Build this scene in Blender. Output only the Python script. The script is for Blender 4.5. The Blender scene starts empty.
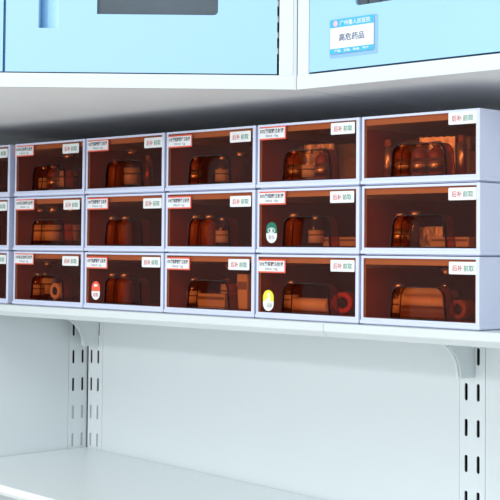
import bpy, bmesh, math, random
from mathutils import Vector, Matrix
from mathutils.geometry import tessellate_polygon
random.seed(7)
C = bpy.context.scene.collection
ZO = 1.2                       # height of the shelf the drawers stand on
BIN_Y = -0.3662                # front of the drawers
PITCH, ROW_H, X0 = 0.2, 0.095, 0.2429
CAB_D, CAB_K, CAB_Z = 0.4221, 0.9731, 0.3218
S2 = math.sqrt(.5)

# ------------------------------------------------------------------ materials
def lin(r, g, b):
    f = lambda c: (c/255/12.92) if c <= 10 else ((c/255+.055)/1.055)**2.4
    return (f(r), f(g), f(b), 1)

def principled(name, col, rough=.5, spec=.5, metallic=0, noise=0, nscale=40, bump=0, coat=0, trans=0):
    m = bpy.data.materials.new(name); m.use_nodes = True
    nt = m.node_tree; b = nt.nodes['Principled BSDF']
    b.inputs['Base Color'].default_value = col
    b.inputs['Roughness'].default_value = rough
    b.inputs['Specular IOR Level'].default_value = spec
    b.inputs['Metallic'].default_value = metallic
    b.inputs['Coat Weight'].default_value = coat
    if noise or bump:
        tc = nt.nodes.new('ShaderNodeTexCoord')
        n = nt.nodes.new('ShaderNodeTexNoise'); n.inputs['Scale'].default_value = nscale; n.inputs['Detail'].default_value = 4
        nt.links.new(tc.outputs['Object'], n.inputs['Vector'])
        if noise:
            mx = nt.nodes.new('ShaderNodeMix'); mx.data_type = 'RGBA'
            mx.inputs[6].default_value = tuple(c*(1-noise) for c in col[:3])+(1,)
            mx.inputs[7].default_value = tuple(min(1, c*(1+noise)) for c in col[:3])+(1,)
            nt.links.new(n.outputs['Fac'], mx.inputs[0]); nt.links.new(mx.outputs[2], b.inputs['Base Color'])
        if bump:
            bp = nt.nodes.new('ShaderNodeBump'); bp.inputs['Strength'].default_value = bump; bp.inputs['Distance'].default_value = .001 if bump < .9 else .004
            nt.links.new(n.outputs['Fac'], bp.inputs['Height']); nt.links.new(bp.outputs['Normal'], b.inputs['Normal'])
    return m

def clear(name, col, ior=1.45, rough=.04, haze=0, hazecol=(1, 1, 1, 1), gloss=1.0):
    """thin tinted see-through plastic or glass: tint per surface, mirror by Fresnel, a little body colour"""
    m = bpy.data.materials.new(name); m.use_nodes = True
    nt = m.node_tree; nt.nodes.clear()
    out = nt.nodes.new('ShaderNodeOutputMaterial')
    tr = nt.nodes.new('ShaderNodeBsdfTransparent'); tr.inputs['Color'].default_value = col
    gl = nt.nodes.new('ShaderNodeBsdfGlossy'); gl.inputs['Roughness'].default_value = rough
    gl.inputs['Color'].default_value = (gloss, gloss*.92, gloss*.92, 1)
    fr = nt.nodes.new('ShaderNodeFresnel'); fr.inputs['IOR'].default_value = ior
    mx = nt.nodes.new('ShaderNodeMixShader')
    ge = nt.nodes.new('ShaderNodeNewGeometry')            # mirror only on the outer faces: rays run straight through
    inv = nt.nodes.new('ShaderNodeMath'); inv.operation = 'SUBTRACT'; inv.inputs[0].default_value = 1
    mul = nt.nodes.new('ShaderNodeMath'); mul.operation = 'MULTIPLY'
    nt.links.new(ge.outputs['Backfacing'], inv.inputs[1]); nt.links.new(inv.outputs[0], mul.inputs[0])
    nt.links.new(fr.outputs[0], mul.inputs[1]); nt.links.new(mul.outputs[0], mx.inputs[0])
    src = tr
    if haze:
        df = nt.nodes.new('ShaderNodeBsdfDiffuse'); df.inputs['Color'].default_value = hazecol
        m2 = nt.nodes.new('ShaderNodeMixShader'); m2.inputs[0].default_value = haze
        nt.links.new(tr.outputs[0], m2.inputs[1]); nt.links.new(df.outputs[0], m2.inputs[2]); src = m2
    nt.links.new(src.outputs[0], mx.inputs[1]); nt.links.new(gl.outputs[0], mx.inputs[2])
    nt.links.new(mx.outputs[0], out.inputs['Surface'])
    return m

M = {}
M['wall'] = principled('painted_wall', (.74, .78, .80, 1), .7, noise=.02, nscale=6)
M['floor'] = principled('pale_floor', (.78, .73, .70, 1), .5, noise=.04, nscale=3)
M['panel'] = principled('white_sheet_metal', (.75, .805, .83, 1), .42, noise=.015, nscale=8)
M['upright'] = principled('white_upright_paint', (.77, .825, .85, 1), .4, noise=.01, nscale=30)
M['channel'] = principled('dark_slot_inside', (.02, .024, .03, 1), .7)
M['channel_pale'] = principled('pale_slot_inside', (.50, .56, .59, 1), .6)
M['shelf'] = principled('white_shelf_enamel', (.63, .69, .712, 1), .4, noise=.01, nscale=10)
M['shelf_low'] = principled('shelf_enamel_lightened', (.90, .945, .96, 1), .32, noise=.01, nscale=10)  # shelf enamel lightened: light on the lower shelf put into its colour
M['bracket'] = principled('grey_white_bracket', (.76, .82, .83, 1), .4)
M['steel'] = principled('zinc_rivet', (.45, .55, .68, 1), .3, metallic=.7)
M['cab_white'] = principled('white_cabinet_lacquer', (.665, .73, .755, 1), .35)
M['cab_body'] = principled('cabinet_white_lightened', (.86, .86, .85, 1), .5)  # cabinet white lightened so the undersides look better lit
M['corner_shade'] = principled('grey_corner_shade', (.60, .66, .72, 1), .45)  # grey stands for the shade in the corner between the cabinets
M['cyan'] = principled('pale_cyan_laminate', (.35, .605, .83, 1), .42, noise=.01, nscale=5)
M['cyan_edge'] = principled('blue_door_edge', (.06, .23, .45, 1), .45)
M['pull_blue'] = principled('blue_pull_plastic', (.30, .55, .93, 1), .4)
M['smoked'] = principled('grey_smoked_pane', (.085, .11, .135, 1), .4, spec=.2, noise=.25, nscale=14)
M['bar'] = principled('dark_grey_bar', (.05, .065, .085, 1), .4)
M['casing'] = principled('lavender_white_plastic', (.61, .665, .85, 1), .35, noise=.01, nscale=30)
AT = (.87, .60, .42, 1)
M['amber'] = clear('amber_acrylic', AT, 1.42, .05, .025, (.34, .07, .035, 1), .38)
M['amber_tub'] = clear('amber_tub_plastic', (.84, .55, .36, 1), 1.35, .1, .05, (.45, .10, .04, 1), .6)
M['amber_rim'] = clear('amber_thick_rim', (.42, .22, .15, 1), 1.4, .08, .12, (.04, .012, .008, 1))
M['glass'] = clear('clear_vial_glass', (.97, .97, .97, 1), 1.7, .05)
M['clearplast'] = clear('clear_tray_plastic', (.93, .93, .93, 1), 1.6, .08, .12, (.9, .9, .9, 1))
M['paper'] = principled('white_paper', (.76, .79, .79, 1), .6)
M['tag_paper'] = principled('grey_white_tag_paper', (.74, .78, .82, 1), .6)
M['tag_red'] = principled('red_tag_border', (.72, .10, .06, 1), .6)
M['ink'] = principled('dark_ink', (.02, .02, .025, 1), .7)
M['ink_soft'] = principled('soft_ink', (.16, .16, .17, 1), .7)
M['ink_pale'] = principled('pale_grey_ink', (.36, .38, .38, 1), .7)
M['txt_red'] = principled('red_lettering', (.50, .02, .04, 1), .6)
M['txt_green'] = principled('green_lettering', (.01, .21, .14, 1), .6)
M['cap_green'] = principled('capsule_green', (.0, .16, .10, 1), .5)
M['cap_yellow'] = principled('capsule_yellow', (.78, .70, .03, 1), .5)
M['cap_red'] = principled('capsule_red', (.80, .11, .05, 1), .5)
M['sign_blue'] = principled('sign_blue', (.05, .45, .80, 1), .5)
M['sign_ink'] = principled('sign_navy_ink', (.03, .06, .20, 1), .6)
M['sign_logo'] = principled('sign_logo_pink', (.85, .55, .62, 1), .6)
M['acrylic'] = clear('clear_sign_sleeve', (.93, .96, .985, 1), 1.45, .05, .10, (.45, .68, .9, 1))
M['carton'] = principled('white_carton', (.72, .68, .62, 1), .6, noise=.04, nscale=60)
M['carton_dark'] = principled('dark_carton', (.22, .10, .07, 1), .6)
M['band'] = principled('printed_band', (.25, .20, .22, 1), .6)
M['liquid_dark'] = principled('dark_bottle_plastic', (.30, .10, .06, 1), .25)
M['cap_silver'] = principled('aluminium_cap', (.8, .8, .8, 1), .25, metallic=.9)
M['foil'] = principled('silver_foil', (.85, .83, .80, 1), .4, metallic=1, bump=1, nscale=75)
M['foil_label'] = principled('silver_foil_label', (.75, .73, .70, 1), .28, metallic=1, bump=.35, nscale=60)
M['tube_white'] = principled('ivory_tube', (.92, .87, .80, 1), .35)
M['roll_red'] = principled('red_roll', (.60, .03, .02, 1), .45)
M['hole'] = principled('dark_hollow', (.01, .008, .008, 1), .8)

# ------------------------------------------------------------------ mesh helpers
def bm_new(): return bmesh.new()

def box(bm, x0, x1, y0, y1, z0, z1, bev=0, mi=0):
    t = bmesh.new()
    bmesh.ops.create_cube(t, size=1)
    for v in t.verts:
        v.co = Vector(((x0+x1)/2+v.co.x*(x1-x0), (y0+y1)/2+v.co.y*(y1-y0), (z0+z1)/2+v.co.z*(z1-z0)))
    if bev: bmesh.ops.bevel(t, geom=t.edges[:], offset=bev, segments=2, affect='EDGES', profile=.5)
    for f in t.faces: f.material_index = mi
    merge(bm, t)

def merge(bm, t):
    me = bpy.data.meshes.new('tmp'); t.to_mesh(me); t.free(); bm.from_mesh(me); bpy.data.meshes.remove(me)

def prism(bm, pts, fn, d0, d1, mi=0, bev=0):
    """closed outline pts (2-D) pushed from depth d0 to d1; fn(u, v, d) gives the point"""
    t = bmesh.new()
    a = [t.verts.new(fn(u, v, d0)) for u, v in pts]; b = [t.verts.new(fn(u, v, d1)) for u, v in pts]
    n = len(pts)
    if n <= 4: t.faces.new(a); t.faces.new(list(reversed(b)))
    else:
        for tri in tessellate_polygon([[Vector((u, v, 0)) for u, v in pts]]):
            t.faces.new([a[k] for k in tri]); t.faces.new([b[k] for k in reversed(tri)])
    for i in range(n): t.faces.new((a[i], b[i], b[(i+1) % n], a[(i+1) % n]))
    bmesh.ops.recalc_face_normals(t, faces=t.faces[:])
    for f in t.faces: f.material_index = mi
    merge(bm, t)

def lathe(bm, prof, axis='Z', seg=28, org=(0, 0, 0), mi=0):
    t = bmesh.new(); rings = []
    for r, h in prof:
        ring = []
        for k in range(seg):
            a = 2*math.pi*k/seg
            c = (r*math.cos(a), r*math.sin(a))
            p = {'Z': (c[0], c[1], h), 'X': (h, c[0], c[1]), 'Y': (c[0], h, c[1])}[axis]
            ring.append(t.verts.new(Vector(p)+Vector(org)))
        rings.append(ring)
    for a, b in zip(rings, rings[1:]):
        for k in range(seg): t.faces.new((a[k], a[(k+1) % seg], b[(k+1) % seg], b[k]))
    ends = prof[0] != prof[-1]
    if ends and prof[0][0] > 1e-6: t.faces.new(rings[0])
    if ends and prof[-1][0] > 1e-6: t.faces.new(rings[-1])
    bmesh.ops.remove_doubles(t, verts=t.verts[:], dist=1e-7)
    bmesh.ops.recalc_face_normals(t, faces=t.faces[:])
    for f in t.faces: f.material_index = mi; f.smooth = True
    merge(bm, t)

def obj(name, bm, mats, parent=None, smooth=False, loc=None, rotz=0):
    me = bpy.data.meshes.new(name); bm.to_mesh(me); bm.free()
    for m in (mats if isinstance(mats, (list, tuple)) else [mats]): me.materials.append(M[m])
    o = bpy.data.objects.new(name, me); C.objects.link(o)
    if parent: o.parent = parent
    if loc: o.location = loc
    if rotz: o.rotation_euler.z = rotz
    if smooth:
        for p in me.polygons: p.use_smooth = True
    return o

def tag(o, label, cat, group=None):
    o['label'] = label; o['category'] = cat
    if group: o['group'] = group
    return o

def thing(name, label, cat, loc=(0, 0, 0), rotz=0, group=None):
    o = bpy.data.objects.new(name, None); C.objects.link(o); o.empty_display_size = .02
    o.location = loc; o.rotation_euler.z = rotz
    return tag(o, label, cat, group)

def struct(name, bm, mat, smooth=False):
    o = obj(name, bm, mat, None, smooth); o['kind'] = 'structure'; return o

def dup(root, loc, rotz=0):
    r = root.copy(); C.objects.link(r); r.location = loc; r.rotation_euler.z = rotz
    for ch in list(root.children):
        c = ch.copy(); C.objects.link(c); c.parent = r
        for g in ch.children:
            d = g.copy(); C.objects.link(d); d.parent = c
    return r

_text = {}
def text_bm(s, width, height, cx, y, cz, thick=.00012):
    """lettering in the x-z plane facing -y, fitted to width x height"""
    if s not in _text:
        cu = bpy.data.curves.new('lettering', 'FONT'); cu.body = s; cu.size = 1; cu.resolution_u = 2; cu.offset = .014 if len(s) > 8 else .009
        o = bpy.data.objects.new('lettering', cu); C.objects.link(o)
        dg = bpy.context.evaluated_depsgraph_get(); dg.update()
        me = bpy.data.meshes.new_from_object(o.evaluated_get(dg))
        vs = [v.co.copy() for v in me.vertices]; fs = [tuple(p.vertices) for p in me.polygons]
        bpy.data.objects.remove(o); bpy.data.curves.remove(cu); bpy.data.meshes.remove(me)
        _text[s] = (vs, fs)
    vs, fs = _text[s]
    bm = bm_new()
    if not vs: return bm
    xa, xb = min(v.x for v in vs), max(v.x for v in vs); ya, yb = min(v.y for v in vs), max(v.y for v in vs)
    sx, sz = width/max(xb-xa, 1e-6), height/max(yb-ya, 1e-6)
    bv = [bm.verts.new((cx+(v.x-(xa+xb)/2)*sx, y, cz+(v.y-(ya+yb)/2)*sz)) for v in vs]
    for f in fs:
        try: bm.faces.new([bv[i] for i in f])
        except ValueError: pass
    bmesh.ops.recalc_face_normals(bm, faces=bm.faces[:])
    r = bmesh.ops.extrude_face_region(bm, geom=bm.faces[:])
    for v in [g for g in r['geom'] if isinstance(g, bmesh.types.BMVert)]: v.co.y -= thick
    return bm

FY = lambda u, v, d: (u, d, v)          # outline in x-z, depth along y
FZ = lambda u, v, d: (u, v, d)          # outline in x-y, depth along z
FX = lambda u, v, d: (d, u, v)          # outline in y-z, depth along x

def rrect(x0, x1, z0, z1, r, seg=6, corners=(1, 1, 1, 1)):
    """rounded rectangle; corners: lower-left, lower-right, upper-right, upper-left"""
    out = []
    for (cx, cz, a0, on, px, pz) in ((x0+r, z0+r, 180, corners[0], x0, z0), (x1-r, z0+r, 270, corners[1], x1, z0),
                                     (x1-r, z1-r, 0, corners[2], x1, z1), (x0+r, z1-r, 90, corners[3], x0, z1)):
        if on:
            for k in range(seg+1):
                a = math.radians(a0+90*k/seg); out.append((cx+r*math.cos(a), cz+r*math.sin(a)))
        else: out.append((px, pz))
    return out

# ------------------------------------------------------------------ the room
b = bm_new(); box(b, -.08, 12.0, -12.0, .08, -.05, 0); struct('floor', b, 'floor')
b = bm_new(); box(b, -.08, 12.0, .03, .08, 0, 2.8); struct('wall_back', b, 'wall')
b = bm_new(); box(b, -.08, -.03, -12.0, .03, 0, 2.8); struct('wall_left', b, 'wall')

# sheet-metal back panels between the uprights
b = bm_new(); box(b, .0499, .9426, 0, .02, .02, 2.1, .0006)
tag(obj('back_panel', b, 'panel'), 'white sheet metal back panel between the corner uprights and the right slotted upright', 'panel')
b = bm_new(); box(b, .9924, 1.98, 0, .02, .02, 2.1, .0006)
tag(obj('back_panel', b, 'panel'), 'white sheet metal back panel to the right of the right slotted upright', 'panel')
b = bm_new(); box(b, -.02, 0, -1.75, -.0484, .02, 2.1, .0006)
tag(obj('side_panel', b, 'panel'), 'white sheet metal panel on the left wall, left of the corner', 'panel')

# ------------------------------------------------------------------ slotted uprights
def upright(label, fn, u0, u1, us, split):
    """fn(u, d, z): u along the wall, d into the wall"""
    root = thing('slotted_upright', label, 'shelf upright', fn((u0+u1)/2, 0, 0))
    org = Vector(root.location)
    P = lambda u, d, z: Vector(fn(u, d, z))-org
    t = bm_new()
    pz, sl, hw = .0567, .0278, .0030
    tops = [ZO-.1085-pz*n for n in range(-14, 18)]
    um = (us[0]+us[1])/2
    def quad(*p): t.faces.new([t.verts.new(P(u, 0, z)) for u, z in p])
    for zt in tops:
        zc = zt-sl/2; ca, cb = zc-pz/2, zc+pz/2
        for a, c, s in ((u0, um, us[0]), (um, u1, us[1])):
            h0, h1 = zt-sl, zt; r = hw
            ringo = [(a, ca), (c, ca), (c, cb), (a, cb)]
            hole = []
            for cx, cz, a0 in ((s, h0+r, 180), (s, h1-r, 0)):
                for k in range(7):
                    an = math.radians(a0+180*k/6); hole.append((cx+r*math.cos(an), cz+r*math.sin(an)))
            # bottom, top, left, right pieces around the hole
            quad((a, ca), (c, ca), (c, h0), (a, h0)); quad((a, h1), (c, h1), (c, cb), (a, cb))
            lo = hole[:7]; hi = hole[7:]
            for edge, chain in ((a, [(s, h0), lo[2], lo[1], lo[0], hi[6], hi[5], hi[4], (s, h1)]),
                                (c, [(s, h0), lo[4], lo[5], lo[6], hi[0], hi[1], hi[2], (s, h1)])):
                for p, q in zip(chain, chain[1:]): quad((edge, p[1]), p, q, (edge, q[1]))
    zlo = tops[-1]-sl/2-pz/2; zhi = tops[0]-sl/2+pz/2
    quad((u0, .0), (u1, .0), (u1, zlo), (u0, zlo))
    bmesh.ops.remove_doubles(t, verts=t.verts[:], dist=1e-6)
    bmesh.ops.recalc_face_normals(t, faces=t.faces[:])
    r = bmesh.ops.extrude_face_region(t, geom=t.faces[:])
    dv = Vector(fn(0, .0016, 0))-Vector(fn(0, 0, 0))
    for v in [g for g in r['geom'] if isinstance(g, bmesh.types.BMVert)]: v.co += dv
    bmesh.ops.recalc_face_normals(t, faces=t.faces[:])
    obj('face_plate', t, 'upright', root)
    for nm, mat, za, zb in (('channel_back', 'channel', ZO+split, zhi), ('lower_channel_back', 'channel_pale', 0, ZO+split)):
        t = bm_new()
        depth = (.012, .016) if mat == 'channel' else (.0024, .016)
        a, c = fn(u0+.001, depth[0], za), fn(u1-.001, depth[1], zb)
        lo = [min(a[i], c[i])-org[i] for i in range(3)]; hi = [max(a[i], c[i])-org[i] for i in range(3)]
        box(t, lo[0], hi[0], lo[1], hi[1], lo[2], hi[2])
        for ua, ub in ((u0, u0+.0012), (u1-.0012, u1)):      # channel sides
            a, c = fn(ua, .0016, za), fn(ub, .016, zb)
            lo = [min(a[i], c[i])-org[i] for i in range(3)]; hi = [max(a[i], c[i])-org[i] for i in range(3)]
            box(t, lo[0], hi[0], lo[1], hi[1], lo[2], hi[2])
        obj(nm, t, mat, root)
    return root
W1 = lambda u, d, z: (u, d, z)
W2 = lambda u, d, z: (-d, u, z)
upright('white slotted upright on the back wall, just right of the corner', W1, .0041, .0493, (.0134, .0353), -.20)
upright('white slotted upright on the left wall, just left of the corner', W2, -.0477, .0002, (-.036, -.012), -.21)
upright('white slotted upright at the right, below the rightmost drawers', W1, .9432, .9918, (.9556, .9787), -.40)

# ------------------------------------------------------------------ shelves
def shelf(label, x0, x1, z0, slope, name='shelf_board'):
    root = thing(name, label, 'shelf', ((x0+x1)/2, 0, z0))
    xm = (x0+x1)/2
    prof = [(-.0036, 0)]
    fr = -.3762
    for a in range(0, 91, 15): prof.append((fr+.0022-.0022*math.sin(math.radians(a)), -.0022+.0022*math.cos(math.radians(a))))
    prof.append((fr, -.0108))
    prof += [(fr+.0006, -.0122), (fr+.0090, -.0200)]
    prof += [(fr+.012, -.0203), (fr+.012, -.015), (-.0036, -.015)]
    t = bm_new()
    fn = lambda u, v, d: (d, u, v-slope*(d+xm))
    prism(t, prof, fn, x0-xm, x1-xm)
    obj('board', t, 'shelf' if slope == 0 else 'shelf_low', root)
    return root
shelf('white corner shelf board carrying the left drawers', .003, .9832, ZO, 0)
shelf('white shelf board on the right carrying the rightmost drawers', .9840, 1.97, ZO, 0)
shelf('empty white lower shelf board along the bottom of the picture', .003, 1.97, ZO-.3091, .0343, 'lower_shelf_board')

# ------------------------------------------------------------------ brackets
def bracket(label, x):
    root = thing('shelf_bracket', label, 'shelf bracket', (x, 0, ZO-.0152))
    pts = [(-.0008, 0), (-.0008, -.0835), (-.038, -.0835), (-.0393, -.0815), (-.0396, -.074), (-.0408, -.0665), (-.0436, -.0590), (-.0478, -.0525),
           (-.0530, -.0460), (-.0592, -.0400), (-.0660, -.0350), (-.0740, -.0305), (-.084, -.0265), (-.10, -.022), (-.15, -.014), (-.34, -.008), (-.34, 0)]
    t = bm_new(); prism(t, pts, FX, -.0016, .0016); obj('plate', t, 'bracket', root)
    t = bm_new()                                              # folded edge along the curve
    c = pts[3:15]
    for k in range(len(c)-1):
        p, q = c[k], c[k+1]
        prism(t, [p, q, (q[0]+.0012, q[1]+.0012), (p[0]+.0012, p[1]+.0012)], FX, -.006, .0032)
    obj('folded_edge', t, 'bracket', root)
    t = bm_new(); lathe(t, [(0, .0016), (.0034, .0016), (.0034, .0026), (.002, .0036), (0, .0036)], 'X', 16, (0, -.016, -.022)); obj('rivet', t, 'steel', root)
    t = bm_new(); box(t, .0016, .0024, -.012, -.001, -.050, -.018, .0003); obj('hook_plate', t, 'bracket', root)
    return root
bracket('white curved shelf bracket at the corner under the left drawers', .0353)
bracket('white curved shelf bracket on the right upright under the shelf', .9700)

# ------------------------------------------------------------------ wall cabinets
def door_mesh(x0, x1, z0, z1, window, pull=None, th=.018):
    """panel in the x-z plane, front at y=0, with a window opening and, if wanted, a pull groove"""
    t = bm_new()
    wx0, wx1, wz0, wz1, wc = window
    hole = rrect(wx0, wx1, wz0, wz1, .006, 5, wc)
    outer = [(x0, z0), (x1, z0), (x1, z1), (x0, z1)]
    loops = [hole]
    if pull: loops.append([(pull[0], pull[2]), (pull[1], pull[2]), (pull[1], pull[3]), (pull[0], pull[3])])
    def face(y):
        es = []
        for lp in [outer]+loops:
            vs = [t.verts.new((u, y, v)) for u, v in lp]
            es += [t.edges.new((vs[i], vs[(i+1) % len(vs)])) for i in range(len(vs))]
        bmesh.ops.triangle_fill(t, edges=es, use_beauty=True)
    face(0); face(th)
    for lp in [outer]+loops:
        n = len(lp)
        for i in range(n):
            p, q = lp[i], lp[(i+1) % n]
            f = t.faces.new([t.verts.new((p[0], 0, p[1])), t.verts.new((q[0], 0, q[1])), t.verts.new((q[0], th, q[1])), t.verts.new((p[0], th, p[1]))])
            if lp is outer: f.material_index = 1
    bmesh.ops.remove_doubles(t, verts=t.verts[:], dist=1e-6)
    bmesh.ops.recalc_face_normals(t, faces=t.faces[:])
    return t, hole

Z1 = .62
L = (CAB_K-CAB_D)*math.sqrt(2)
# corner cabinet (diagonal front)
cc = thing('corner_cabinet', 'white diagonal corner wall cabinet with pale blue doors, left of the signed cabinet', 'cabinet', (0, 0, ZO+CAB_Z))
t = bm_new()
pent = [(.001, -.001), (CAB_K-.0015, -.001), (CAB_K-.0015, -CAB_D-.0005), (CAB_D, -CAB_K), (.001, -CAB_K)]
prism(t, pent, FZ, 0, .0200)
prism(t, pent, FZ, Z1-.02, Z1)
box(t, .001, CAB_K-.0015, -.012, -.001, .02, Z1-.02); box(t, .001, .012, -CAB_K, -.012, .02, Z1-.02)
box(t, CAB_K-.0135, CAB_K-.0015, -CAB_D+.012, -.012, .02, Z1-.02); box(t, .012, CAB_D-.012, -CAB_K, -CAB_K+.012, .02, Z1-.02)
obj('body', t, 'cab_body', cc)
def diag(name, bm, mats, parent):     # local x along the diagonal from its left end, front at y=0
    return obj(name, bm, mats, parent, loc=(CAB_D, -CAB_K, 0) if parent == cc else None, rotz=math.pi/4 if parent == cc else 0)
t = bm_new()
box(t, L-.0250, L-.0054, .0005, .02, .0195, Z1-.019, .001); diag('stile', t, 'cab_white', cc)
t = bm_new(); box(t, 0, .018, .0005, .02, .0195, Z1-.019, .001); diag('stile', t, 'cab_white', cc)
t = bm_new(); box(t, L-.0056, L-.0001, .0014, .012, .0005, Z1, .0008); diag('corner_shade_strip', t, 'corner_shade', cc)  # added strip whose grey paints the corner shade
t = bm_new(); box(t, 0, L-.003, -.0006, .003, 0, .0198, .0006); diag('bottom_rail', t, 'cab_white', cc)
ZD = .0215
dt, hole = door_mesh(L-.4030, L-.0280, ZD, Z1-.022, (L-.2774, L-.1101, .1025, .40, (0, 1, 1, 0)), (L-.3585, L-.3300, .0825, .30))
d1 = diag('door', dt, ['cyan', 'cyan_edge'], cc)
t = bm_new(); prism(t, rrect(L-.2772, L-.1103, .1027, .3998, .006, 5, (0, 1, 1, 0)), FY, .004, .008); o = obj('window_pane', t, 'smoked', d1)
t = bm_new()   # slanted pull groove: deep on its left, rising to the door face on its right
gp = [(L-.3585, .030)]
for k in range(11): gp.append((L-.3585+.0285*k/10, .0004+.026*(1-k/10)**1.5))
gp.append((L-.3300, .030))
prism(t, gp, FZ, .0825, .30)
obj('pull_groove', t, 'cyan', d1)
t = bm_new(); box(t, L-.35855, L-.3578, .0003, .0290, .0825, .30); obj('groove_side', t, 'cyan', d1)
dt, hole = door_mesh(.0205, L-.4066, ZD, Z1-.022, (.12, .29, .1045, .40, (1, 0, 0, 1)))
d2 = diag('door', dt, ['cyan', 'cyan_edge'], cc)
t = bm_new(); prism(t, rrect(.1202, .2898, .1047, .3998, .006, 5, (1, 0, 0, 1)), FY, .004, .008); obj('window_pane', t, 'smoked', d2)
t = bm_new(); box(t, L-.4070, L-.4026, .0060, .012, ZD, Z1-.022, .0005); diag('door_seal', t, 'cyan_edge', cc)
t = bm_new()
for k in range(4): box(t, L-.0279, L-.0262, .003, .016, .050+.013*k*1.7, .050+.013*k*1.7+.008)
diag('hinge_knuckles', t, 'cab_white', cc)

# right cabinet
rc = thing('wall_cabinet', 'white wall cabinet on the right with a pale blue door and paper sign', 'cabinet', (CAB_K, 0, ZO+CAB_Z))
RW = .94
t = bm_new()
box(t, .0005, RW, -CAB_D+.0003, -.001, .0003, .020, .0006); box(t, .0005, RW, -CAB_D, -.001, Z1-.02, Z1)
box(t, .0005, RW, -.012, -.001, .02, Z1-.02)
box(t, .0005, .0125, -CAB_D+.02, -.012, .0195, Z1-.019); box(t, RW-.012, RW, -CAB_D+.02, -.012, .0195, Z1-.019)
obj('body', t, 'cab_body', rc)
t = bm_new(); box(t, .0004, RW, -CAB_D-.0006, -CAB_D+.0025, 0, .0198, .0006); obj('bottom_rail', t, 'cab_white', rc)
t = bm_new(); box(t, .0003, .0210, -CAB_D, -CAB_D+.02, .0195, Z1-.019, .001); obj('stile', t, 'cab_white', rc)
t = bm_new(); box(t, RW-.021, RW, -CAB_D, -CAB_D+.02, .0195, Z1-.019, .001); obj('stile', t, 'cab_white', rc)
dt, hole = door_mesh(.0225, .462, .0222, Z1-.022, (.1047, .38, .1047, .40, (1, 1, 1, 1)))
d3 = obj('door', dt, ['cyan', 'cyan_edge'], rc, loc=(0, -CAB_D, 0))
t = bm_new(); prism(t, rrect(.1049, .3798, .1049, .3998, .006, 5), FY, .004, .008); obj('window_pane', t, 'smoked', d3)
for xx in (.1205, .142):
    t = bm_new(); box(t, xx, xx+.0035, .0015, .004, .105, .3996, .0005); obj('window_bar', t, 'bar', d3)
dt, hole = door_mesh(.465, RW-.0225, .0222, Z1-.022, (.55, .83, .1047, .40, (1, 1, 1, 1)))
d4 = obj('door', dt, ['cyan', 'cyan_edge'], rc, loc=(0, -CAB_D, 0))
t = bm_new(); prism(t, rrect(.5502, .8298, .1049, .3998, .006, 5), FY, .004, .008); obj('window_pane', t, 'smoked', d4)

# paper sign in its clear sleeve
sg = thing('door_sign', 'blue and white paper sign in a clear sleeve stuck on the right cabinet door', 'sign', (1.0332, -CAB_D, ZO+.3592))
SZ0, SZ1, SX0, SX1 = .0058, .0518, .0018, .0775
t = bm_new(); prism(t, rrect(0, .0838, 0, .0525, .003), FY, -.0012, -.0002); obj('clear_sleeve', t, 'acrylic', sg)
t = bm_new(); prism(t, rrect(SX0, SX1, SZ0, SZ1, .0015), FY, -.0018, -.0013); obj('paper', t, 'paper', sg)
t = bm_new(); prism(t, rrect(SX0, SX1, SZ1-.0108, SZ1, .0015, 5, (0, 0, 1, 1)), FY, -.0021, -.0019); hd = obj('header_band', t, 'sign_blue', sg)
t = bm_new(); prism(t, rrect(SX0, SX1, SZ0, SZ0+.0068, .0015, 5, (1, 1, 0, 0)), FY, -.0021, -.0019); ft = obj('footer_band', t, 'sign_blue', sg)
obj('lettering', text_bm('广州番人民医院', .053, .0072, .0455, -.0022, SZ1-.0054), 'paper', hd)
t = bm_new(); lathe(t, [(0, -.0026), (.0042, -.0026), (.0042, -.0022), (0, -.0022)], 'Y', 24, (.0115, 0, SZ1-.0055)); lg = obj('emblem', t, 'sign_logo', hd)
obj('lettering', text_bm('严谨、求精、勤奋、奉献', .060, .0038, .0395, -.0022, SZ0+.0034), 'paper', ft)
obj('lettering', text_bm('高危药品', .0440, .0098, .0395, -.0019, .0270), 'sign_ink', sg)

# ------------------------------------------------------------------ the amber drawers
PX0, PX1, PZ0, PZ1 = .0048, .1902, .0100, .0902
AX0, AX1, AZ0, AZ1, AR = .0535, .1395, .0118, .0530, .014
def arch(off=0, n=8):
    x0, x1, z1, r = AX0-off, AX1+off, AZ1+off, AR+off
    pts = [(x0-.0025, AZ0-off*.3)]
    for k in range(n+1):
        a = math.radians(180-90*k/n); pts.append((x0+r+r*math.cos(a), z1-r+r*math.sin(a)))
    for k in range(n+1):
        a = math.radians(90-90*k/n); pts.append((x1-r+r*math.cos(a), z1-r+r*math.sin(a)))
    pts.append((x1+.0025, AZ0-off*.3))
    return pts

MESH = {}
def shared(key, make, mats, name, parent, smooth=False):
    if key not in MESH: o = obj(name, make(), mats, parent, smooth); MESH[key] = o.data; return o
    o = bpy.data.objects.new(name, MESH[key]); C.objects.link(o); o.parent = parent; return o

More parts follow.
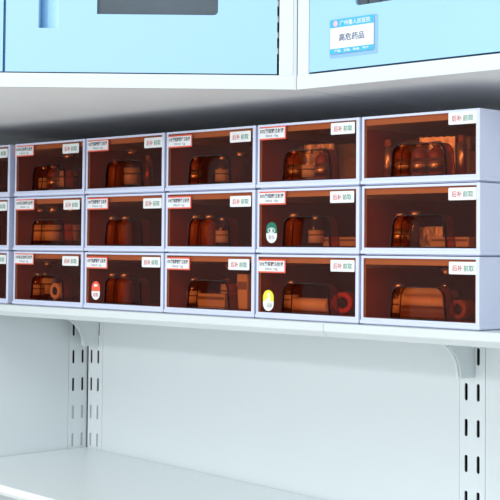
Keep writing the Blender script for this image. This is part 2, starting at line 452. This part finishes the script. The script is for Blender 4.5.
def m_casing():
    t = bm_new(); D = .30
    box(t, 0, .1978, -.0018, D, .0014, .0066, .0009)             # base flange
    box(t, .004, .193, .004, D-.004, 0, .0016)                    # foot under it
    box(t, .0008, .0045, 0, D, .0058, .0940, .0006); box(t, .1905, .1962, 0, D, .0058, .0940, .0006)
    box(t, .0040, .1910, .0001, D, .0905, .0939, .0006)           # top
    box(t, .0040, .1910, .0001, D-.004, .0055, .0097, .0006)      # floor
    box(t, .0044, .1906, D-.004, D-.0002, .0095, .0906)           # back
    box(t, .0044, .1906, .0044, .0062, .0820, .0906)              # lips behind the front panel
    box(t, .0044, .0052, .0044, .0062, .0096, .0821); box(t, .1870, .1906, .0044, .0062, .0096, .0821)
    box(t, .010, .188, .02, D-.01, .0936, .0950, .0002)           # raised top panel
    return t
def m_front():
    t = bm_new()
    a = arch(0)
    pts = [(PX0, PZ0), (AX0-.0025, PZ0)]+a+[(AX1+.0025, PZ0), (PX1, PZ0), (PX1, PZ1), (PX0, PZ1)]
    prism(t, pts, FY, .0010, .0042)
    return t
def m_tub():
    t = bm_new()
    x0, x1, z0, z1, y0, y1 = .0058, .1864, .0102, .0770, .0046, .285
    box(t, x0, x1, y0, y1, z0, z0+.0014)
    box(t, x0, x0+.0014, y0, y1, z0+.0015, z1); box(t, x1-.0014, x1, y0, y1, z0+.0015, z1)
    box(t, x0+.0015, x1-.0015, y1-.0015, y1, z0+.0015, z1)
    return t
def m_pull_back():
    t = bm_new(); prism(t, arch(-.0007), FY, .0207, .0217); return t
def m_pull_wall():
    t = bm_new(); a, c = arch(-.0002), arch(.0009)
    for k in range(len(a)-1):
        prism(t, [a[k], a[k+1], c[k+1], c[k]], FY, .0044, .0204)
    bmesh.ops.remove_doubles(t, verts=t.verts[:], dist=1e-6)
    return t
def m_pull_edge():
    t = bm_new(); a, c = arch(-.0005), arch(.0008)
    for k in range(len(a)-1):
        prism(t, [a[k], a[k+1], c[k+1], c[k]], FY, .0002, .0043); prism(t, [a[k], a[k+1], c[k+1], c[k]], FY, .0206, .0218)
    prism(t, [(AX0-.002, AZ0-.0014), (AX1+.002, AZ0-.0014), (AX1+.002, AZ0-.0002), (AX0-.002, AZ0-.0002)], FY, .0008, .0218)
    return t
TX0, TX1, TZ0, TZ1 = .0028, .0590, .0712, .0908
def m_tag_border():
    t = bm_new(); prism(t, rrect(TX0, TX1, TZ0, TZ1, .0006, 3), FY, .0004, .0008); return t
def m_tag_paper():
    t = bm_new(); prism(t, rrect(TX0+.0022, TX1-.0022, TZ0+.0022, TZ1-.0022, .0004, 3), FY, .0001, .0003); return t
def m_refill():
    t = bm_new(); prism(t, rrect(.1450, .1888, .0748, .0910, .0016, 5), FY, .0002, .0008); return t
RD = '10%葡萄糖酸钙注射液'
NAMES = {1: ('10%氯化钠钾注射液', '10ml: 1g'), 2: ('10%葡萄糖酸钙注射液', '10ml: 1g'), 3: ('10%葡萄糖酸钙注射液', '10ml: 1g'), 4: ('50%葡萄糖注射液', '20ml: 10g')}

def capsule(root, x0, z0, mat, kind):
    w, h = .0212, .0305; r = w/2; xc = x0+r
    def half(top):
        pts = []
        for k in range(17):
            a = math.radians((0 if top else 180)+180*k/16)
            pts.append((xc+r*math.cos(a), (z0+h-r if top else z0+r)+r*math.sin(a)))
        zm = z0+h*.47
        pts += [(x0, zm), (x0+w, zm)] if top else [(x0+w, zm-.0001), (x0, zm-.0001)]
        t = bm_new(); prism(t, pts, FY, .0004, .0008); return t
    s = obj('capsule_sticker', half(False), 'paper', root)
    obj('sticker_top', half(True), mat, s)
    zi = z0+h*.60
    t = bm_new()
    def ring(cx, cz, rx, rz, tk, n=24, y0=.0001, y1=.0003):
        for k in range(n):
            a, c = 2*math.pi*k/n, 2*math.pi*(k+1)/n
            prism(t, [(cx+rx*math.cos(a), cz+rz*math.sin(a)), (cx+rx*math.cos(c), cz+rz*math.sin(c)),
                      (cx+(rx-tk)*math.cos(c), cz+(rz-tk)*math.sin(c)), (cx+(rx-tk)*math.cos(a), cz+(rz-tk)*math.sin(a))], FY, y0, y1)
    def disc(cx, cz, rx, rz, n=20, y0=.0001, y1=.0003):
        prism(t, [(cx+rx*math.cos(2*math.pi*k/n), cz+rz*math.sin(2*math.pi*k/n)) for k in range(n)], FY, y0, y1)
    if kind == 'eye':
        ring(xc, zi, .0074, .0040, .0013); disc(xc, zi, .0024, .0024)
    elif kind == 'pill':
        disc(xc, zi+.0055, .0048, .0021)
    else:
        disc(xc+.001, zi+.0058, .0026, .0026); prism(t, rrect(xc-.0022, xc+.0042, zi-.0055, zi+.0026, .0016, 4), FY, .0001, .0003)
        prism(t, [(xc-.0062, zi-.0035), (xc-.005, zi-.0048), (xc+.001, zi+.0005), (xc, zi+.0018)], FY, .0001, .0003)
    obj('icon', t, 'paper', s)
    word = {'eye': '看似', 'pill': '近效', 'figure': '一品规'}[kind]
    obj('lettering', text_bm(word, .0145 if kind == 'figure' else .0125, .0062, xc, .0003, z0+h*.27), 'ink_pale' if kind != 'pill' else 'txt_red', s)

ROWS = ['bottom row', 'middle row', 'top row']
COLS = ['cut off at the left edge', 'first whole column from the left', 'second whole column from the left', 'middle column with its twin tags', 'second column from the right', 'rightmost column']
COLS[3] = 'third column from the right'
extra = {(0, 2): ', red capsule sticker', (1, 4): ', green eye sticker', (0, 4): ', yellow capsule sticker'}
REFILL = {(0, 5): (.0035, -.0035), (0, 3): (-.003, -.0045), (0, 1): (-.005, -.004), (2, 1): (-.009, -.0035), (1, 1): (-.0035, -.004), (2, 2): (.003, -.0036), (1, 2): (.001, -.005), (2, 3): (-.0025, -.004), (1, 3): (-.001, -.0055),
          (2, 4): (-.001, -.0025), (1, 4): (-.002, -.003), (2, 5): (.002, 0), (1, 5): (.0015, -.003)}
TAGS = {(0, 3): (-.0015, -.003), (0, 4): (0, -.004), (0, 2): (0, -.004), (2, 1): (-.004, 0), (1, 2): (0, -.0015), (2, 3): (0, -.0025), (1, 3): (-.0005, -.003), (2, 4): (-.0015, 0), (1, 4): (-.001, 0)}
BINS = {}
for j in range(3):
    for i in range(6):
        x = X0+(i-1)*PITCH; z = ZO+j*ROW_H
        dx = random.uniform(-.0004, .0004); dr = random.uniform(-.003, .003)
        if i == 0: dr = 0; dx -= .011
        if i == 2 and j == 2: dr = -.002
        lab = 'white box with amber drawer, '+ROWS[j]+', '+COLS[i]+extra.get((j, i), '')
        root = thing('drawer_box', lab, 'storage drawer', (x+dx, BIN_Y, z), dr, 'amber storage drawers stacked on the shelf')
        BINS[i, j] = root
        shared('casing', m_casing, 'casing', 'casing', root)
        tub = shared('tub', m_tub, 'amber_tub', 'drawer', root)
        shared('front', m_front, 'amber', 'front_panel', tub)
        pb = shared('pullb', m_pull_back, 'amber', 'finger_pull', root)
        shared('pullw', m_pull_wall, 'amber_tub', 'pull_wall', pb); shared('pulle', m_pull_edge, 'amber_rim', 'pull_rim', pb)
        rl = shared('refill', m_refill, 'paper', 'refill_label', root)
        shared('r1', lambda: text_bm('后补', .0160, .0080, .1582, .0002, .0826), 'txt_red', 'red_lettering', rl)
        shared('r2', lambda: text_bm('前取', .0160, .0080, .1762, .0002, .0826), 'txt_green', 'green_lettering', rl)
        ox, oz = REFILL.get((j, i), (0, -.0035)); rl.location = (ox, 0, oz)
        if i in NAMES:
            tb = shared('tagb', m_tag_border, 'tag_red', 'name_tag', root)
            shared('tagp', m_tag_paper, 'tag_paper', 'tag_paper', tb)
            tx, tz = TAGS.get((j, i), (0, 0)); tb.location = (tx, 0, tz)
            a, c = NAMES[i]
            shared('n'+a, lambda: text_bm(a, .0480, .0066, .0309, .0001, .0841), 'ink', 'drug_name_lettering', tb)
            shared('d'+c, lambda: text_bm(c, .0250, .0042, .0309, .0001, .0766), 'ink_soft', 'dose_lettering', tb)
        if (j, i) == (1, 4): capsule(root, .0193, .0156, 'cap_green', 'eye')
        if (j, i) == (0, 4): capsule(root, .0146, .0118, 'cap_yellow', 'figure')
        if (j, i) == (0, 2): capsule(root, .0192, .0156, 'cap_red', 'pill')

# ------------------------------------------------------------------ what lies in the drawers
TAN = [1.45, 1.31, 1.16, 1.03, .90, .78]      # how far right a thing shows per unit of depth behind each front
FLOOR = .0118
def spot(i, j, xa, y):
    """xa: where it shows on the drawer front; y: depth behind the front"""
    return (X0+(i-1)*PITCH+xa-y*TAN[i], BIN_Y+y, ZO+j*ROW_H+FLOOR)

def vial(name, r, h, label_mat, cap_mat, glass='glass'):
    root = thing(name, '', 'vial')
    t = bm_new()
    lathe(t, [(0, 0), (r*.94, 0), (r, r*.08), (r, h*.66), (r*.92, h*.73), (r*.5, h*.80), (r*.44, h*.84), (r*.44, h*.9), (0, h*.9)])
    obj('glass_body', t, glass, root)
    t = bm_new(); lathe(t, [(0, h*.88), (r*.58, h*.88), (r*.60, h*.89), (r*.60, h*.985), (r*.52, h), (0, h)]); obj('cap', t, cap_mat, root)
    if label_mat:
        t = bm_new(); lathe(t, [(r+.0003, h*.10), (r+.0005, h*.10), (r+.0005, h*.52), (r+.0003, h*.52), (r+.0003, h*.10)]); lb = obj('paper_label', t, label_mat, root)
        t = bm_new(); lathe(t, [(r+.0007, h*.34), (r+.0009, h*.34), (r+.0009, h*.39), (r+.0007, h*.39), (r+.0007, h*.34)]); obj('printed_line', t, 'band', lb)
    return root
def carton(name, w, d, h, mat='carton'):
    root = thing(name, '', 'carton')
    t = bm_new(); box(t, -w/2, w/2, 0, d, 0, h, .0006); obj('carton_body', t, mat, root)
    t = bm_new(); box(t, -w/2+.001, w/2-.001, -.0003, -.0001, h*.55, h*.78); obj('printed_band', t, 'band', root)
    t = bm_new(); box(t, w/2+.0001, w/2+.0004, .002, d-.002, h*.62, h-.001); obj('tuck_flap', t, mat, root)
    return root
def tube(name, r, l, mat, rings=True):
    root = thing(name, '', 'tube')
    t = bm_new(); lathe(t, [(0, 0), (r*.9, 0), (r, r*.1), (r, l*.72), (r*.9, l*.74), (0, l*.74)], 'X', 28, (-l/2, 0, r)); obj('tube_body', t, mat, root)
    t = bm_new(); p = [(0, l*.74)]
    for k in range(4): p += [(r*.86, l*(.74+.06*k)), (r*1.0, l*(.75+.06*k)), (r*1.0, l*(.78+.06*k)), (r*.86, l*(.79+.06*k))]
    p += [(0, l*.98)]
    lathe(t, p, 'X', 28, (-l/2, 0, r)); obj('ribbed_cap', t, mat, root)
    return root
def roll(name, r, l, mat):
    root = thing(name, '', 'roll')
    t = bm_new(); lathe(t, [(r*.53, 0), (r*.96, 0), (r, r*.06), (r, l-r*.06), (r*.96, l), (r*.53, l), (r*.53, 0)], 'Y', 32, (0, 0, r)); obj('roll_body', t, mat, root)
    t = bm_new(); lathe(t, [(0, l*.04), (r*.52, l*.04), (r*.52, l*.2), (0, l*.2)], 'Y', 28, (0, 0, r)); obj('hollow_core', t, 'hole', root)
    return root
def foil(name, w, h):
    root = thing(name, '', 'foil pack')
    t = bm_new(); n = 10
    pts = [(-w/2, 0)]+[(-w/2+w*k/n, h-(.0012 if k % 2 else 0)) for k in range(n+1)]+[(w/2, 0)]
    prism(t, pts, FY, 0, .004); obj('foil_sheet', t, 'foil', root)
    t = bm_new(); box(t, -w/2+.001, w/2-.001, -.0006, -.0001, h*.12, h*.2); obj('crimped_seam', t, 'foil', root)
    return root
def tray(name, w, d, h):
    root = thing(name, '', 'tray')
    t = bm_new(); k = .0012
    box(t, -w/2, w/2, 0, k, 0, h, .0004); box(t, -w/2, w/2, d-k, d, 0, h, .0004)
    box(t, -w/2, -w/2+k, k, d-k, 0, h); box(t, w/2-k, w/2, k, d-k, 0, h); box(t, -w/2+k, w/2-k, k, d-k, 0, k)
    obj('clear_walls', t, 'clearplast', root)
    t = bm_new(); box(t, -w/2-.002, w/2+.002, -.002, d+.002, h, h+.0018, .0006); obj('snap_lid', t, 'clearplast', root)
    t = bm_new(); box(t, -w/2+.004, w/2-.004, d*.45, d*.5, .0013, h*.7, .0005); obj('foam_divider', t, 'tube_white', root)
    return root

PROTO = {}
def put(kind, make, i, j, xa, y, label, group, rot=0):
    if kind not in PROTO: r = make(); PROTO[kind] = r; r.location = spot(i, j, xa, y); r.rotation_euler.z = rot
    else: r = dup(PROTO[kind], spot(i, j, xa, y), rot)
    r['label'] = label
    if group: r['group'] = group
    return r
VC = lambda: vial('clear_vial', .0120, .048, None, 'cap_silver')
def silver_vial(name, r, h):
    root = vial(name, r, h, 'foil_label', 'foil_label', 'liquid_dark'); return root
VF = lambda: silver_vial('foil_labelled_vial', .0115, .046)
UT = lambda: upright_tube('upright_silver_tube', .0062, .052)
def upright_tube(name, r, h):
    root = thing(name, '', 'tube')
    t = bm_new(); lathe(t, [(0, 0), (r, 0), (r, h*.8), (0, h*.8)]); obj('tube_body', t, 'foil_label', root)
    t = bm_new(); lathe(t, [(0, h*.8), (r*.8, h*.8), (r*.8, h*.98), (r*.7, h), (0, h)]); obj('tube_cap', t, 'liquid_dark', root)
    return root
V = lambda: vial('glass_vial', .0150, .066, 'tube_white', 'cap_silver')
VS = lambda: vial('small_glass_vial', .0110, .044, 'paper', 'cap_silver')
VD = lambda: vial('dark_vial', .0130, .048, None, 'cap_silver', 'liquid_dark')
G = 'vials inside the amber drawers'
where = lambda i, j: ROWS[j].replace(' row', '-row')+' drawer, '+COLS[i].replace(' from the ', ' from ')
VP = [  # column, row, where it shows, depth, kind, words
    (1, 2, .088, .045, 'VS', 'small glass vial'), (1, 2, .155, .06, 'V', 'tall glass vial'),
    (2, 2, .118, .062, 'V', 'tall glass vial'), (2, 2, .078, .040, 'VD', 'dark vial'),
    (3, 2, .128, .046, 'VS', 'small glass vial'), (3, 2, .168, .045, 'VC', 'clear glass vial'),
    (1, 1, .078, .042, 'V', 'left pale labelled vial'), (1, 1, .114, .042, 'V', 'middle pale labelled vial'), (1, 1, .166, .046, 'V', 'right pale labelled vial'),
    (2, 1, .070, .042, 'VD', 'left dark vial'), (2, 1, .104, .042, 'VD', 'right dark vial'),
    (3, 1, .068, .042, 'VD', 'left dark vial'), (3, 1, .100, .042, 'VD', 'middle dark vial'), (3, 1, .130, .044, 'VS', 'small glass vial'),
    (4, 1, .074, .042, 'VD', 'dark vial'), (4, 1, .118, .044, 'VS', 'small glass vial'),
    (5, 1, .094, .046, 'VC', 'clear glass vial'),
    (1, 0, .072, .050, 'VS', 'left small vial'), (1, 0, .100, .070, 'V', 'tall pale vial'),
    (2, 0, .072, .042, 'VD', 'left dark vial'), (2, 0, .104, .042, 'VD', 'right dark vial'),
    (3, 0, .066, .042, 'VS', 'small glass vial'), (3, 0, .148, .080, 'V', 'tall pale vial'),
    (4, 0, .070, .042, 'VS', 'small glass vial'),
    (5, 0, .066, .042, 'VS', 'left small vial'), (5, 0, .150, .10, 'V', 'tall pale vial'),
]
for (i, j, xa, y, k, words) in VP:
    put(k, {'V': V, 'VS': VS, 'VD': VD, 'VC': VC, 'VF': VF}[k], i, j, xa, y, words+' inside the '+where(i, j), G)
GC = 'cartons inside the amber drawers'
put('C', lambda: carton('medicine_carton', .060, .03, .020), 3, 0, .105, .034, 'low pale carton inside the '+where(3, 0), GC)
put('CT', lambda: carton('tall_carton', .022, .02, .052), 3, 0, .172, .022, 'tall pale carton inside the '+where(3, 0), GC)
put('CF', lambda: carton('flat_carton', .062, .05, .013), 5, 1, .150, .036, 'flat pale carton inside the '+where(5, 1), GC)
put('CF', None, 4, 1, .162, .05, 'flat pale carton inside the '+where(4, 1), GC)
T = lambda: tube('ivory_tube', .0080, .078, 'tube_white')
GT = 'tubes inside the amber drawers'
put('TB', lambda: tube('ivory_tube', .0100, .074, 'tube_white'), 4, 0, .110, .0355, 'thick ivory ringed tube inside the '+where(4, 0), GT)
r = put('CD', lambda: carton('dark_carton', .075, .018, .014, 'carton_dark'), 5, 0, .105, .028, 'dark low carton under a tube inside the '+where(5, 0), GC)
r = put('CE', lambda: carton('dark_carton', .075, .018, .024, 'carton_dark'), 5, 0, .105, .054, 'dark carton under the rear tube inside the '+where(5, 0), GC)
r = put('T', T, 5, 0, .108, .036, 'front ivory ringed tube inside the '+where(5, 0), GT); r.location.z += .0140
r = put('T', None, 5, 0, .112, .063, 'rear ivory ringed tube inside the '+where(5, 0), GT); r.location.z += .0240
put('F2', lambda: foil('foil_strip', .040, .028), 5, 1, .120, .070, 'silver foil strip inside the '+where(5, 1), 'foil packs inside the amber drawers', .02)
put('R', lambda: roll('red_roll', .0150, .04, 'roll_red'), 4, 0, .168, .030, 'red roll with a hollow core inside the '+where(4, 0), None, .5)
put('RP', lambda: roll('pale_roll', .0140, .02, 'tube_white'), 1, 0, .120, .028, 'pale tape roll inside the '+where(1, 0), None)
put('R2', lambda: roll('dark_roll', .0130, .03, 'liquid_dark'), 5, 0, .163, .026, 'dark roll with a hollow core inside the '+where(5, 0), None)
put('TR', lambda: tray('ampoule_tray', .112, .07, .052), 4, 2, .136, .068, 'clear lidded tray inside the '+where(4, 2), 'clear trays inside the amber drawers')
put('TR', None, 5, 2, .129, .068, 'clear lidded tray inside the '+where(5, 2), 'clear trays inside the amber drawers')
GF = 'foil cards inside the amber drawers'
put('F', lambda: foil('foil_card', .052, .054), 5, 2, .130, .050, 'silver foil card before the tray inside the '+where(5, 2), GF, .22)
put('F', None, 4, 2, .122, .050, 'silver foil card before the tray inside the '+where(4, 2), GF, .10)
GV = 'foil labelled vials inside the amber drawers'
put('VF', VF, 5, 2, .073, .036, 'left foil labelled vial inside the '+where(5, 2), GV)
put('VF', None, 5, 2, .101, .036, 'middle foil labelled vial inside the '+where(5, 2), GV, .4)
put('VF', None, 5, 2, .129, .037, 'right foil labelled vial inside the '+where(5, 2), GV, 1.1)
put('VF', None, 4, 2, .076, .036, 'left foil labelled vial inside the '+where(4, 2), GV, 2.2)
put('VS', None, 4, 2, .104, .036, 'small glass vial inside the '+where(4, 2), G)
put('VF', None, 4, 2, .130, .037, 'right foil labelled vial inside the '+where(4, 2), GV, 3)
put('VF', None, 3, 2, .068, .042, 'foil labelled vial inside the '+where(3, 2), GV, 2)
put('VF', None, 1, 2, .114, .045, 'foil labelled vial inside the '+where(1, 2), GV, 2)
put('VF', None, 5, 1, .068, .042, 'foil labelled vial inside the '+where(5, 1), GV, 1)
put('UT', UT, 5, 2, .046, .030, 'left upright silver tube inside the '+where(5, 2), 'silver tubes inside the amber drawers')
put('UT', None, 5, 2, .170, .030, 'right upright silver tube inside the '+where(5, 2), 'silver tubes inside the amber drawers')
put('UT', None, 2, 2, .160, .040, 'upright silver tube inside the '+where(2, 2), 'silver tubes inside the amber drawers')

# ------------------------------------------------------------------ light
sc = bpy.context.scene
w = bpy.data.worlds.new('room_light'); sc.world = w; w.use_nodes = True
bg = w.node_tree.nodes['Background']; bg.inputs['Color'].default_value = (.93, .985, 1.0, 1); bg.inputs['Strength'].default_value = .78

def area(name, loc, target, sx, sy, power, col=(1, 1, 1)):
    l = bpy.data.lights.new(name, 'AREA'); l.shape = 'RECTANGLE'; l.size = sx; l.size_y = sy; l.energy = power; l.color = col
    o = bpy.data.objects.new(name, l); C.objects.link(o); o.location = loc
    o.rotation_euler = (Vector(target)-Vector(loc)).to_track_quat('-Z', 'Y').to_euler()
    return o
area('ceiling_light', (1.2, -4.9, ZO+.96), (.9, -.3, ZO), 1.6, .12, 40, (.95, .99, 1))
area('ceiling_panel_light', (3.1, -3.2, 3.2), (1.2, -.6, ZO), 2.6, 1.6, 70, (.95, .99, 1))
area('glint_light', (.8, -4.6, ZO+.1), (.9, -.3, ZO), .16, 1.4, 32, (1, .98, .95))  # added unseen upright light for glints on the vials

# ------------------------------------------------------------------ camera
f_px, py = 1394.463, 192.6974
yaw, tilt, roll_ = math.radians(-44.52628), math.radians(2.33777), math.radians(-.50872)
F = Vector((math.sin(yaw)*math.cos(tilt), math.cos(yaw)*math.cos(tilt), math.sin(tilt)))
R = Vector((math.cos(yaw), -math.sin(yaw), 0)); U = R.cross(F)
R2 = R*math.cos(roll_)-U*math.sin(roll_); U2 = U*math.cos(roll_)+R*math.sin(roll_)
cam = bpy.data.cameras.new('camera'); co = bpy.data.objects.new('camera', cam); C.objects.link(co)
mw = Matrix((R2, U2, -F)).transposed().to_4x4(); mw.translation = Vector((2.27336, -1.834757, ZO+.100667)); co.matrix_world = mw
cam.sensor_width = 36; cam.lens = f_px/500*36; cam.shift_y = (py-250)/500
cam.clip_start = .05; cam.clip_end = 50
sc.camera = co

sc.view_settings.view_transform = 'Standard'; sc.view_settings.look = 'None'
sc.view_settings.exposure = -0.10; sc.view_settings.gamma = 1.0; sc.view_settings.use_curve_mapping = False
sc.cycles.transparent_max_bounces = 32; sc.cycles.max_bounces = 12
sc.cycles.use_denoising = True
